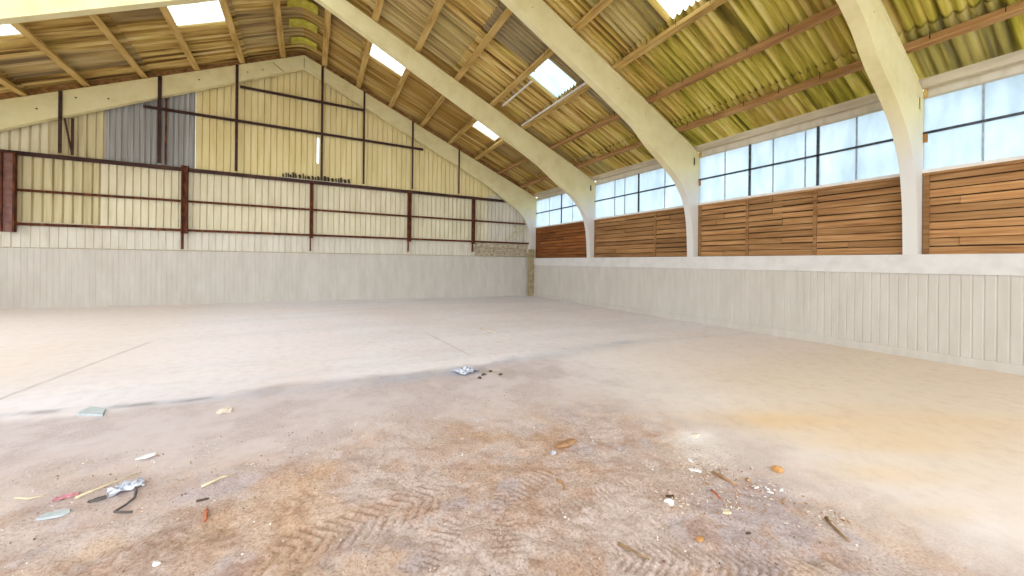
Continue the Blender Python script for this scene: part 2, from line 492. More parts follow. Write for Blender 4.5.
    seg(-3.01, 6.29, -2.66, 9.3, .024, .55, c(160, 150, 142))
    seg(2.32, 8.46, 2.45, 6.04, .03, .35, c(180, 170, 156))
    blend(np.exp(-((x - 1.95) / .22) ** 2 - ((y - 5.15) / .22) ** 2) * .8, c(172, 176, 190))
    blend(np.exp(-((x - 2.25) / .35) ** 2 - ((y - 4.9) / .3) ** 2) * sst(.4, .6, n3) * .7, c(178, 166, 152))
    # white plaster spill and pale patches
    blend(np.exp(-((x - 3.2) / .22) ** 2 - ((y - 2.25) / .13) ** 2) * 1.0, c(246, 242, 242))
    blend(np.exp(-((x - 3.0) / .4) ** 2 - ((y - 2.05) / .25) ** 2) * .6, c(238, 230, 224))
    blend(np.exp(-((x - 3.75) / .3) ** 2 - ((y - 0.62) / .1) ** 2) * .6, c(236, 228, 226))
    blend(np.exp(-((x + 1.3) / .6) ** 2 - ((y - 6.6) / .6) ** 2) * .4, c(232, 228, 222))
    col = np.clip(col * (1 + sst(2.6, 5.0, y)[:, None] * np.array([-0.015, 0.0, 0.07])), 0, 0.93)  # far floor tinted bluer, cool sky light painted into its colour
    grit = np.clip(near * (0.75 + 0.3 * n3) + mid * 0.45 * sst(.4, .6, n3) + 0.02, 0, 1)
    # relief: undulating trodden earth with tyre tread prints
    z = zfloor(x) + near * ((n3 - .5) * 0.035 + (fbm(x, y, 8, 91) - .5) * 0.03 + (fbm(x, y, 20, 95, 2) - .5) * .014)
    z = z + mid * (n3 - .5) * 0.008
    def tread(cx, cy, ang, ln, wd_, pitch, depth, skew):
        ca, sa = math.cos(ang), math.sin(ang)
        u, v = (x - cx) * ca + (y - cy) * sa, -(x - cx) * sa + (y - cy) * ca
        mk = sst(ln, ln * .8, np.abs(u)) * sst(wd_, wd_ * .85, np.abs(v)) * sst(.25, .42, fbm(x, y, 5, 66))
        pr_ = mk * sst(0.2, 0.75, np.sin((u + skew * np.abs(v)) * 2 * math.pi / pitch))
        blend(pr_ * 0.32, c(172, 128, 98))     # pressed earth with the shade of the tread relief painted in
        return pr_ * depth * 0.8
    for a in [(0.15, 2.42, 0.12, 0.75, 0.16, 0.075, -0.014, 0.8), (0.62, 2.02, 0.75, 0.42, 0.09, 0.045, -0.012, 0.0),
              (1.08, 2.05, 1.15, 0.32, 0.09, 0.045, -0.012, 0.0), (1.7, 1.98, -0.03, 0.42, 0.07, 0.045, -0.010, 0.0),
              (2.0, 1.2, -0.6, 0.7, 0.13, 0.05, -0.012, 0.7), (1.35, 2.25, 0.4, 0.4, 0.08, 0.05, -0.010, 0.2),
              (-0.6, 2.75, 0.1, 0.7, 0.12, 0.08, -0.008, 0.6)]:
        z = z + tread(*a)
    me = bpy.data.meshes.new('floor')
    idx = np.arange(nx * ny).reshape(ny, nx)
    q = np.stack([idx[:-1, :-1], idx[:-1, 1:], idx[1:, 1:], idx[1:, :-1]], -1).reshape(-1, 4)
    me.from_pydata(np.stack([x, y, z], 1).tolist(), [], q.tolist())
    me.update()
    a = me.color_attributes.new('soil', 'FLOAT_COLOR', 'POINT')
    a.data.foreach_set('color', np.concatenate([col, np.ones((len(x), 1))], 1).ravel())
    a = me.color_attributes.new('grit', 'FLOAT_COLOR', 'POINT')
    a.data.foreach_set('color', np.concatenate([np.repeat(grit[:, None], 3, 1), np.ones((len(x), 1))], 1).ravel())
    me.polygons.foreach_set('use_smooth', [True] * len(me.polygons))
    me.materials.append(M['floor'])
    o = bpy.data.objects.new('floor', me)
    COL.objects.link(o)
    return struct(o)
build_floor()

# ------------------------------------------------------------------ ribbed sheet builder (walls)
def ribbed(mb, axis, a0, a1, z0, z1, base, pitch, groove, depth, sign, hole=None, ztopf=None):
    """vertical ribbed sheet in the plane axis=base, from a0 to a1; grooves recede by depth along sign"""
    prof = []
    a = a0
    while a < a1 - 1e-6:
        e = min(a + pitch, a1)
        prof += [(a, 0), (max(a, e - groove), 0), (max(a, e - groove * .65), depth), (max(a, e - groove * .35), depth)]
        a = e
    prof.append((a1, 0))
    prof2 = [prof[0]]
    for p in prof[1:]:
        if p[0] > prof2[-1][0] + 1e-5: prof2.append(p)
    zs = [0.0, 1.0]
    def pt(p, t):
        ztop_ = ztopf(p[0]) if ztopf else z1
        z = z0 + (ztop_ - z0) * t
        return (p[0], base + sign * p[1], z) if axis == 'x' else (base + sign * p[1], p[0], z)
    vs = [pt(p, t) for p in prof2 for t in zs]
    fs = [(2 * i, 2 * i + 2, 2 * i + 3, 2 * i + 1) for i in range(len(prof2) - 1)]
    mb.add(vs, fs)

# ------------------------------------------------------------------ gable end wall
YW = YG + 0.19
wb = bpy.data.objects.new('wall_back', None); COL.objects.link(wb); struct(wb)
wb.location = (0, YW, 0)
def gz(x):
    return zroof(x) + 0.02
mb = MB(); ribbed(mb, 'x', WL, W + 0.1, -0.3, 1.9, YW - 0.05, 0.13, 0.02, 0.006, 1)
mb.build('lower_boarding', M['boarding'], wb)
mb = MB(); mb.box(WL, W - 0.3, YW - 0.065, YW - 0.03, 1.875, 1.895)
mb.build('boarding_top_edge', M['pier'], wb)
mb = MB(); ribbed(mb, 'x', WL, W + 0.1, 1.85, 2.66, YW - 0.01, 0.19, 0.03, 0.02, 1)
mb.build('pale_band_sheet', M['sheet_pale'], wb)
mb = MB(); ribbed(mb, 'x', WL, -7.9, 2.6, 4.72, YW - 0.015, 0.19, 0.05, 0.06, 1)
ribbed(mb, 'x', -7.9, -5.85, 2.6, 4.72, YW - 0.025, 0.21, 0.06, 0.07, 1)
mb.build('sheet', M['sheet_tan'], wb)
mb = MB(); ribbed(mb, 'x', -5.85, -3.0, 2.6, 4.72, YW - 0.022, 0.19, 0.04, 0.05, 1)
ribbed(mb, 'x', -3.0, 4.4, 2.6, 4.72, YW - 0.018, 0.2, 0.035, 0.045, 1)
mb.build('sheet', M['sheet_cream'], wb)
mb = MB(); ribbed(mb, 'x', 4.4, 7.6, 2.6, 4.72, YW - 0.02, 0.2, 0.05, 0.06, 1)
mb.build('sheet', M['sheet_cream'], wb)
mb = MB(); ribbed(mb, 'x', 7.6, W + 0.1, 2.6, 4.9, YW - 0.02, 0.2, 0.05, 0.05, 1)
mb.build('sheet', M['sheet_pale'], wb)
# upper cladding up to the roof
mb = MB(); ribbed(mb, 'x', WL, -6.95, 4.62, 0, YW, 0.2, 0.06, 0.07, 1, ztopf=gz)
mb.build('upper_sheet', M['sheet_cream'], wb)
mb = MB(); ribbed(mb, 'x', -6.95, -5.78, 4.62, 0, YW - 0.008, 0.2, 0.05, 0.05, 1, ztopf=gz)
mb.build('upper_sheet', M['sheet_tan'], wb)
mb = MB(); ribbed(mb, 'x', -5.78, -3.55, 4.62, 0, YW - 0.014, 0.14, 0.05, 0.03, 1, ztopf=gz)
mb.build('upper_sheet', M['sheet_grey'], wb)
for a0, a1, z0, z1 in ((-3.55, W + 0.1, 6.56, None), (-3.55, 0.17, 4.62, 6.64), (0.235, W + 0.1, 4.62, 6.64), (0.165, 0.24, 4.62, 5.43), (0.165, 0.24, 6.42, 6.64)):
    mb = MB()
    if z1 is None:
        ribbed(mb, 'x', a0, 6.2, z0, 0, YW - 0.004, 0.2, 0.035, 0.045, 1, ztopf=lambda x: max(gz(x), 6.57))
        mb.build('upper_sheet', M['sheet_yellow'], wb)
    elif a1 - a0 > 1:
        ribbed(mb, 'x', a0, a1, z0, 0, YW, 0.2, 0.035, 0.045, 1, ztopf=lambda x, q=z1: min(q, gz(x)))
        mb.build('upper_sheet', M['sheet_yellow'], wb)
    else:
        mb.box(a0, a1, YW, YW + 0.02, z0, z1)
        mb.build('sheet_strip', M['sheet_yellow'], wb)

for s_ in (1, -1):
    mb = MB(); xe = W + 0.1 if s_ > 0 else WL
    mb.prism([(XA, ztop(XA) + .01), (xe, ztop(xe) + .01), (xe, zroof(xe) - .03), (XA, zroof(XA) - .01)], YG + 0.09, YG + 0.12)
    mb.build('gap_shade_strip', M['purlin_dark'], wb)  # dark strip painting the shaded gap between gable frame and roof
# steel posts on the gable
def hpost(name, label, x, w_, z0, z1, y0, dep, mat, group, foot=None):
    """H section seen face on: two flanges with a recessed web"""
    t = thing(name, label, 'steel post', (x, y0, z0), group)
    for s_ in (-1, 1):
        mb = MB(); mb.box(x + s_ * w_ / 2 - 0.02, x + s_ * w_ / 2 + 0.02, y0, y0 + dep, z0, z1)
        mb.build('flange', mat, t)
    mb = MB(); mb.box(x - w_ / 2 + 0.02, x + w_ / 2 - 0.02, y0 + dep * .45, y0 + dep * .6, z0, z1)
    mb.build('web', M['maroon'] if x < -7 else mat, t)
    if foot:
        mb = MB(); mb.box(x - w_ / 2 - 0.01, x - w_ / 2 + 0.045, y0 + 0.02, y0 + dep - 0.02, foot, z0); mb.build('foot', mat, t)
    mb = MB(); mb.box(x - w_ / 2 - 0.03, x + w_ / 2 + 0.03, y0 - 0.005, y0 + dep, z1, z1 + 0.03)
    mb.build('cap_plate', mat, t)
    return t
LOWER = [(-7.69, 0.24, 1.98, 4.60, 'wide rusty steel post at far left edge of the gable wall'),
         (-3.78, 0.13, 1.93, 4.72, 'rusty steel post on gable wall, second from left below the long rail'),
         (0.0, 0.09, 1.95, 4.60, 'middle one of the five rusty steel posts below the long gable rail'),
         (3.75, 0.12, 2.02, 4.60, 'rusty steel post on gable wall, second from right below the long rail'),
         (6.75, 0.10, 2.08, 4.58, 'rusty steel post nearest the right corner of the gable wall')]
for x, w_, z0, z1, lb in LOWER:
    hpost('steel_post', lb, x, w_, 2.33 if x < -7 else 2.46, z1, YG - 0.055, 0.12, M['rust'], 'rusty posts of the gable wall', None if x < -7 else z0)
UPPER = [(-6.61, 0.08, 'short dark stanchion leftmost above the long gable rail, with a diagonal brace'),
         (-4.39, 0.10, 'dark rusty stanchion in front of the grey sheets of the gable'),
         (-2.35, 0.085, 'tall dark stanchion left of the gable apex, beside the yellowed sheets'),
         (0.33, 0.085, 'tallest dark stanchion just right of the gable apex, beside the slit of light'),
         (1.85, 0.075, 'dark stanchion second to the right of the gable apex'),
         (3.82, 0.075, 'dark stanchion third to the right of the gable apex, above a rusty post'),
         (5.94, 0.065, 'short dark stanchion rightmost on the gable, under the sloping concrete')]
for i, (x, w_, lb) in enumerate(UPPER):
    t = thing('stanchion', lb, 'steel stanchion', (x, YG - 0.19, 4.68), 'dark stanchions of the upper gable')
    zt = ztop(x) + 0.02
    mb = MB(); mb.box(x - w_ / 2, x + w_ / 2, YG - 0.185, YG - 0.17, 4.72, zt)
    mb.build('flange', M['purple_steel'], t)
    zlow = zt - 0.48 - 0.042 * abs(x - XA)
    mb = MB(); mb.box(x - w_ * .18, x + w_ * .18, YG - 0.17, YG - 0.153, 4.72, zt)
    mb.build('web', M['purple_steel'], t)
    if i == 0:
        mb = MB(); mb.sweep([(-.018, -.012), (.018, -.012), (.018, .012), (-.018, .012)], (x + 0.03, YG - 0.035, zlow - .02), (x + 0.2, YG - 0.035, 4.72), up=(0, 1, 0))
        mb.build('diagonal_brace', M['purple_steel'], t)
        mb = MB(); mb.box(x + 0.17, x + 0.23, YG - 0.05, YG - 0.02, 4.72, zlow)
        mb.build('side_strut', M['purple_steel'], t)
    if i == 1:
        mb = MB(); mb.box(x + 0.1, x + 0.15, YG - 0.05, YG - 0.02, 4.72, zlow)
        mb.build('side_strut', M['rust'], t)
# steel rails
def rail(label, x0, x1, z, h, dep, mat, y1=None, lip=True):
    y1 = YW - 0.03 if y1 is None else y1
    t = thing('sheeting_rail', label, 'steel rail', (x0, y1, z), 'horizontal rails of the gable wall')
    mb = MB(); mb.box(x0, x1, y1 - dep, y1 - dep + 0.015, z - h / 2, z + h / 2)
    mb.build('web', mat, t)
    if lip:
        mb = MB(); mb.box(x0, x1, y1 - dep + 0.015, y1, z + h / 2 - 0.012, z + h / 2)
        mb.build('flange', mat, t)
    return t
rail('long maroon steel rail across the gable, topmost one above the rusty posts', WL + 0.1, 8.55, 4.64, 0.13, 0.085, M['purple_steel'])
rail('thin brown rail across the gable, halfway up between the rusty posts', WL + 0.1, 9.88, 3.57, 0.075, 0.075, M['rust'])
rail('thin dark rail across the gable near the bottom of the rusty posts', WL + 0.1, 9.88, 2.58, 0.08, 0.07, M['rust'])
rail('dark sloping-looking rail crossing the gable below the apex, second from the top', -4.87, 4.35, 6.58, 0.10, 0.07, M['purple_steel'])
rail('short dark rail topmost on the gable, just under the apex', -2.3, 1.9, 7.82, 0.10, 0.07, M['purple_steel'])
# torn edge above the long rail
t = thing('torn_sheet_edge', 'ragged dark torn strip of sheeting lying on the long gable rail', 'torn sheeting', (0.3, YG, 4.71))
mb = MB(); x = -1.0
while x < 1.35:
    d = random.uniform(0.05, 0.13); h_ = random.uniform(0.14, 0.27)
    mb.prism([(x, 4.71), (x + d, 4.71), (x + d * 1.1, 4.71 + h_ * .5), (x + d * .8, 4.71 + h_), (x + d * .1, 4.71 + h_ * .9), (x + d * .3, 4.71 + h_ * .4)], YG + 0.11, YG + 0.13)
    x += d + random.uniform(0.0, 0.05)
mb.build('torn_flap', M['hole'], t)
mb = MB(); mb.box(-1.1, 1.45, YG + 0.05, YG + 0.14, 4.706, 4.725); mb.build('bent_lip', M['sheet_pale'], t)
# blockwork band and corner pier
t = thing('block_course', 'band of rough grey blocks at right end of the gable wall below the thin rail', 'blockwork', (8.4, YG, 1.9))
for r_ in range(3):
    mb = MB(); x = 6.9 - 0.15 * (r_ % 2)
    while x < 9.75:
        l_ = random.uniform(0.34, 0.46)
        mb.box(x, min(x + l_ - 0.015, 9.84), YG + 0.08 + random.uniform(-.01, .01), YG + 0.13, 1.905 + r_ * 0.2, 2.09 + r_ * 0.2)
        x += l_
    mb.build('block_row', M['block'], t, bevel=0.008)
t = thing('corner_pier', 'tan block pier in the corner between gable wall and windows', 'pier', (9.8, YG - 0.28, 0))
z = -0.1
for k in range(10):
    mb = MB(); mb.box(9.7 + random.uniform(-.005, .005), 9.915, YG - 0.40, YG - 0.155, z, z + 0.232); mb.build('block', M['pier'], t, bevel=0.008)
    z += 0.238
t = thing('corner_brace', 'pale diagonal braces at right end of the gable wall', 'brace', (9.2, YG, 2.6))
sq = [(-.02, -.02), (.02, -.02), (.02, .02), (-.02, .02)]
mb = MB(); mb.sweep(sq, (8.55, YG + 0.09, 2.66), (9.45, YG + 0.09, 3.5), up=(0, 1, 0)); mb.build('diagonal', M['sheet_tan'], t)
mb = MB(); mb.sweep(sq, (9.05, YG + 0.09, 2.75), (9.72, YG + 0.09, 3.52), up=(0, 1, 0)); mb.build('diagonal', M['sheet_tan'], t)
mb = MB(); mb.sweep(sq, (9.0, YG + 0.09, 3.5), (9.25, YG + 0.09, 3.05), up=(0, 1, 0)); mb.build('diagonal', M['sheet_tan'], t)

# ------------------------------------------------------------------ concrete portal frames
INNER = [(W - 0.21, -0.15), (W - 0.21, 1.8), (9.89, 2.6), (9.81, 3.1), (9.69, 3.45), (9.49, 3.78), (9.25, 4.05), (8.95, 4.29), (8.6, 4.52), (8.1, 4.84)]
def smooth(pts, n=5):
    out = []
    for i in range(len(pts) - 1):
        p0, p1, p2, p3 = pts[max(i - 1, 0)], pts[i], pts[i + 1], pts[min(i + 2, len(pts) - 1)]
        for k in range(n):
            t = k / n
            out.append(tuple(0.5 * (2 * b + (c - a) * t + (2 * a - 5 * b + 4 * c - d) * t * t + (3 * b - a - 3 * c + d) * t ** 3) for a, b, c, d in zip(p0, p1, p2, p3)))
    return out + [pts[-1]]
FRAME_LB = ['cream concrete portal frame against the gable wall', 'cream concrete portal frame second from the gable wall',
            'wide cream concrete portal frame between the two middle window bays', 'big near concrete portal frame curving up at the right of the photo',
            'concrete portal frame behind the photographer']
for k in range(4):
    y0 = FY[k] - (0.14 if k == 0 else 0)
    tk = T if k else 0.17
    t = thing('portal_frame', FRAME_LB[k], 'concrete frame', (XA, y0, 0), 'concrete portal frames')
    for s_ in (1, -1):
        def mir(p):
            if s_ > 0: return p
            dz = (ztop(2 * XA - p[0], y0) - ztop(p[0], y0)) * min(1.0, max(0.0, (p[1] - 1.8) / 2.5))
            return (2 * XA - p[0], p[1] + dz)
        cutx = 8.1 + 0.33
        inn = [p if k < 3 else (p[0] + 0.02 * (p[1] > 3.3), p[1] + 0.11 * max(0, min(1, (p[1] - 3.4)))) for p in INNER]
        h0 = inn[-1]
        curve = smooth(inn[1:] + [(7.6, soffit(7.6, y0) - .06), (7.1, soffit(7.1, y0) - .02), (6.4, soffit(6.4, y0))])
        ci = min(range(len(curve)), key=lambda i: abs(curve[i][0] - h0[0]) + abs(curve[i][1] - h0[1]))
        col_poly = inn[:1] + curve[:ci + 1] + [(cutx, ztop(cutx, y0)), (W + 0.12, ztop(W + 0.12, y0)), (W + 0.12, -0.15)]
        raf = curve[ci:] + [(XA, soffit(XA, y0)), (XA, apex(y0)), (cutx, ztop(cutx, y0))]
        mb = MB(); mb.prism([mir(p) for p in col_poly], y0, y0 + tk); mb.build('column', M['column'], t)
        mb = MB(); mb.prism([mir(p) for p in raf], y0, y0 + tk); mb.build('rafter', M['concrete'], t)
        capp = [(XA, apex(y0) + 0.012), (9.85, ztop(9.85, y0) + 0.012), (9.85, ztop(9.85, y0) - 0.085), (XA, apex(y0) - 0.09)]
        mb = MB(); mb.prism([mir(p) for p in capp], y0 - 0.012, y0 + tk + 0.012); mb.build('rafter_cap', M['concrete'], t)
        # slot with raised rim near the eave
        if s_ > 0 and k > 0:
            mb = MB()
            for a, b, c_, d in ((9.87, 9.90, 4.52, 4.76), (9.97, 10.0, 4.52, 4.76), (9.87, 10.0, 4.50, 4.53), (9.87, 10.0, 4.75, 4.78)):
                mb.box(a, b, y0 - 0.012, y0 + 0.01, c_, d)
            mb.build('slot_rim', M['concrete'], t)
            mb = MB(); mb.box(9.895, 9.975, y0 - 0.004, y0 + 0.01, 4.525, 4.755); mb.build('slot', M['hole'], t)  # dark plate painting the shade inside the recess
    # apex splice plate and bolts
    if k == 0:
        mb = MB()
        for bx, bz in ((-2.05, 8.35), (-1.6, 8.55), (-5.6, 6.62), (-7.1, 6.0), (-7.9, 5.75), (-3.4, 7.75), (-6.3, 6.5)):
            mb = MB(); mb.tube([(bx, y0 - 0.012, bz - 0.05), (bx, y0 + 0.01, bz - 0.05)], 0.022, 8)
            mb.build('bolt', M['hole'], t)
        mb = MB()
        mb.sweep([(-.008, -.004), (.008, -.004), (.008, .004), (-.008, .004)], (-1.35, y0 - 0.003, ztop(-1.35, y0) - .02), (-0.95, y0 - 0.003, ztop(-0.95, y0) - .5), up=(0, 1, 0))
        mb.build('splice_joint', M['purple_steel'], t); mb = MB()
        mb.sweep([(-.008, -.004), (.008, -.004), (.008, .004), (-.008, .004)], (XA, y0 - 0.003, apex(y0) - .02), (XA, y0 - 0.003, apex(y0) - .46), up=(0, 1, 0))
        mb.build('splice_joint', M['purple_steel'], t)
    # small holes dotted over the near frames
    if k in (2, 3):
        mb = MB()
        for bx in (1.2, 2.9, 4.3, 5.6, 6.9, 7.9):
            bz = ztop(bx, y0) - 0.34
            mb = MB(); mb.tube([(bx, y0 - 0.003, bz), (bx, y0 + 0.01, bz)], 0.014, 8)
            mb.build('bolt_hole', M['purlin_dark'], t)

# ------------------------------------------------------------------ roof
PURL = [0.41, 1.64, 2.90, 4.22, 5.52, 6.81, 8.05, 9.30]
PIT = 0.1465
AMP = 0.05
def corr(y):                                   # round ribs hanging down with narrow deep grooves between
    return AMP * (1 - 2 * abs(math.sin(math.pi * y / PIT)) ** 0.65)
# roof lights: slope side, purlin index, y start (in whole corrugations), width in corrugations, material, label
def ysnap(y): return round(y / PIT) * PIT
LIGHTS = [(1, 1, 12.95, 8, 'rooflight', 'glaring white roof light in the far bay, beside the second frame near the ridge'),
          (1, 4, 13.05, 8, 'rooflight', 'small glaring roof light in the far bay, low down near the windows'),
          (1, 4, 8.64, 7, 'rooflight_blue', 'pale blue roof light in the middle bay with a bright batten beside it'),
          (1, 1, 8.35, 7, 'rooflight', 'white roof light cut off by the top of the photo, right of its middle frame'),
          (1, 4, 4.4, 7, 'rooflight', 'nearest roof light at the top of the photo, ribs showing against the sky'),
          (-1, 4, 12.9, 7, 'rooflight', 'white roof light at the far left edge of the roof'),
          (-1, 1, 13.1, 8, 'rooflight', 'white roof light on the left slope, second from the left edge')]
def build_roof():
    y0, y1 = ysnap(Y_END), ysnap(YG + 0.3)
    seg = 8
    nY = int(round((y1 - y0) / PIT)) * seg
    ys = [y0 + i * PIT / seg for i in range(nY + 1)]
    # rows of sheets: lap positions measured right/left of the ridge
    verts, faces, attr = [], [], []
    def side_x(s_, i):
        return PURL[i] if s_ > 0 else 2 * XA - PURL[i]
    rows = []
    for s_ in (1, -1):
        end = W + 0.35
        ends = [PURL[1], PURL[3], PURL[5], PURL[7], end]
        st = XA
        for r_, e in enumerate(ends):
            cuts = [st if r_ == 0 else st - (0.06 if abs(st - PURL[5]) < .01 else 0.16)] + [p for p in PURL if st + 0.05 < p < e - 0.05] + [e + (0.2 if e < end and abs(e - PURL[5]) > .01 else 0.06 if e < end else 0)]
            if r_ == 0: cuts = [XA, XA + 0.12, XA + 0.25, XA + 0.42, PURL[0]] + [PURL[1] + 0.2]
            rows.append((s_, r_, cuts)); st = e
    holes = []
    for (s_, pi, ya, n_, *_r) in LIGHTS:
        holes.append((s_, PURL[pi] + 0.10, PURL[pi + 1] - (0.05 if pi + 1 in (1, 3, 5, 7) else 0), ysnap(ya) - 1e-4, ysnap(ya) + n_ * PIT + 1e-4))
    rr_ = random.Random(5)
    tone = {}
    for s_, r_, cuts in rows:
        # add the hole edges to the row's own cuts
        cs = sorted(set(cuts + [h for hs in holes if hs[0] == s_ for h in hs[1:3] if cuts[0] < h < cuts[-1]]))
        base = len(verts)
        for ci, cx in enumerate(cs):
            x = cx if s_ > 0 else 2 * XA - cx
            f_ = (cx - cs[0]) / (cs[-1] - cs[0])
            off = (-0.055 if r_ == 4 else -0.032) * (1 - f_) if r_ else 0.0
            for y in ys:
                verts.append((x, y, zroof(x, y) + corr(y) + off))
                sh = int(math.floor((y - y0) / (PIT * 7)))
                key = (s_, r_, sh)
                if key not in tone: tone[key] = rr_.random()
                moss = 0.16 + 0.34 * max(0, min(1, (13.0 - y) / 8)) * (0.5 + 0.5 * cx / 10) + (0.12 if cx > 8 else 0)
                moss += 0.16 * (tone[key] - .5)
                grey = 0.9 if (s_ > 0 and r_ in (2, 3) and 7.6 < y < 9.3 and tone[key] > .1) else (0.5 if tone[key] > .86 else 0.12 * tone[key])  # bluish skylight glow painted grey by the blue roof light; other grey is weathering
                dark = 0.85 if (s_ > 0 and y > FY[1] and 2.9 < cx < 5.53) else (0.35 * (s_ > 0 and y > FY[1])) + (0.4 if .1 < tone[key] < .25 else 0)  # far-bay shade painted as brown; random sheets are brown of their own
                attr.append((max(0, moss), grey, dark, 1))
        n = len(ys)
        for ci in range(len(cs) - 1):
            mx_ = (cs[ci] + cs[ci + 1]) / 2
            for i in range(nY):
                my = (ys[i] + ys[i + 1]) / 2
                if s_ < 0 and (8.2 < my < FY[1] - 0.4 or my < -0.6): continue      # openings added in the unseen left slope to let daylight in
                if any(h[0] == s_ and h[1] < mx_ < h[2] and h[3] < my < h[4] for h in holes): continue
                a = base + ci * n + i
                faces.append((a, a + 1, a + n + 1, a + n))
    me = bpy.data.meshes.new('ceiling')
    me.from_pydata(verts, [], faces); me.update()
    at = me.color_attributes.new('moss', 'FLOAT_COLOR', 'POINT')
    at.data.foreach_set('color', [c for a in attr for c in a])
    me.polygons.foreach_set('use_smooth', [True] * len(me.polygons))
    me.materials.append(M['roof'])
    o = bpy.data.objects.new('ceiling', me); COL.objects.link(o); struct(o)
    # the roof lights
    for (s_, pi, ya, n_, mt, lb), h in zip(LIGHTS, holes):
        t = thing('roof_light', lb, 'skylight', ((h[1] + h[2]) / 2 * 1.0 if s_ > 0 else 2 * XA - (h[1] + h[2]) / 2, ya, 0), 'translucent roof lights')
        x0, x1 = h[1] - 0.03, h[2] + 0.03
        mb = MB(); vs, fs = [], []
        m_ = n_ * seg + 3
        for cx in (x0, x1):
            x = cx if s_ > 0 else 2 * XA - cx
            for i in range(m_ + 1):
                y = ysnap(ya) + (i - 1.5) * PIT / seg
                vs.append((x, y, zroof(x, y) + corr(y) + 0.012))
        for i in range(m_):
            fs.append((i, i + 1, m_ + 1 + i + 1, m_ + 1 + i))
        mb.add(vs, fs)
        mb.build('corrugated_sheet', M[mt], t, smooth=True)
    # mossy ridge pieces showing green between the corrugations
    for q, (yc, lb) in enumerate(((15.55, 'yellow green ridge piece nearest the gable apex'), (14.5, 'middle one of the three yellow green ridge pieces'), (13.45, 'yellow green ridge piece farthest from the gable, at top of photo'))):
        mb = MB(); vs, fs = [], []
        nx_, ny_ = 10, 8
        for i in range(nx_ + 1):
            x = XA - 0.42 + 0.84 * i / nx_
            for j in range(ny_ + 1):
                v_ = j / ny_ * 2 - 1
                vs.append((x, yc + v_ * 0.25, zroof(x, yc) - 0.085 - 0.07 * (1 - v_ * v_)))
        for i in range(nx_):
            for j in range(ny_):
                a = i * (ny_ + 1) + j
                fs.append((a, a + 1, a + ny_ + 2, a + ny_ + 1))
        mb.add(vs, fs)
        o = mb.build('ridge_piece', M['moss'], None, smooth=True)
        sd = o.modifiers.new('thick', 'SOLIDIFY'); sd.thickness = 0.008; sd.offset = 1
        tag(o, lb, 'ridge piece', 'mossy ridge pieces')
build_roof()

BAYN = ['far bay by the gable', 'middle bay with the blue roof light', 'bay left of the big near frame', 'bay right of the big near frame']
PPROF = [(-0.075, 0.0), (0.11, 0.0), (0.11, 0.035), (0.035, 0.05), (0.025, 0.155), (-0.075, 0.155)]
purlin_n = 0
for s_ in (1, -1):
    for b_ in range(4):
        if s_ < 0 and b_ > 0: continue
        ya, yb = FY[b_ + 1] if b_ < 3 else FY[4], FY[b_]
        if b_ == 3: ya = FY[4]
        for i, px in enumerate(PURL):
            if b_ == 3 and i < 5: continue
            if b_ == 2 and i < 3: continue
            x = px if s_ > 0 else 2 * XA - px
            lb = 'timber purlin, ' + ORD[i] + (' below the ridge, ' if s_ > 0 else ' below the ridge on the left slope, ') + BAYN[b_]
            bright = (b_, i) in ((1, 5),) or (b_ == 2 and i == 5)
            dark = i >= 6 and s_ > 0
            t = thing('purlin', lb, 'roof purlin', (x, (ya + yb) / 2, ztop(x, (ya + yb) / 2)), 'roof purlins')
            mt = M['purlin_dark'] if dark else M['purlin']
            a_, b2 = ya + (0.1 if b_ < 3 else 0) + 0.004, yb + 0.096
            za, zb = ztop(x, a_) + 0.075, ztop(x, b2) + 0.075
            prof = [(a if s_ > 0 else -a, z_) for a, z_ in PPROF]
            mb = MB(); mb.sweep(prof, (x, b2, zb), (x, a_, za)); mb.build('beam', mt, t)
            # joint cleat part way along, and hook bolts
            mb = MB(); yc = a_ + (b2 - a_) * 0.42; zz = za + (zb - za) * 0.42
            mb.box(x - 0.08, x + 0.115, yc - 0.012, yc + 0.012, zz - 0.006, zz + 0.05); mb.build('cleat', mt, t)
            if s_ > 0 and b_ in (1, 2, 3) and i in (4, 5, 6, 7):
                for q in range(6):
                    yq = a_ + (q + 0.5) * (b2 - a_) / 6; zq = za + (zb - za) * (q + .5) / 6
                    mb = MB(); mb.tube([(x - 0.08, yq, zq + 0.06), (x - 0.08, yq, zq + 0.19)], 0.008, 5)
                    mb.build('hook_bolt', M['hole'], t)
# pale batten strips beside the blue roof light
for (x, ya, yb, lb) in ((6.62, 7.4, 11.6, 'bright pale batten along lower side of the blue roof light'), (5.70, 9.4, 11.3, 'short pale batten hanging above the blue roof light')):
    t = thing('batten', lb, 'batten', (x, (ya + yb) / 2, ztop(x)))
    mb = MB(); mb.sweep([(-.03, 0), (.03, 0), (.03, .03), (-.03, .03)], (x, ya, ztop(x, ya) + 0.0), (x, yb, ztop(x, yb) + 0.0)); mb.build('strip', M['sill'], t)
    mb = MB()
    for q in range(4):
        yq = ya + (q + .5) * (yb - ya) / 4
        mb = MB(); mb.tube([(x, yq, ztop(x, yq) + 0.02), (x, yq, ztop(x, yq) + 0.25)], 0.008, 5)
        mb.build('hanger', M['joint'], t)

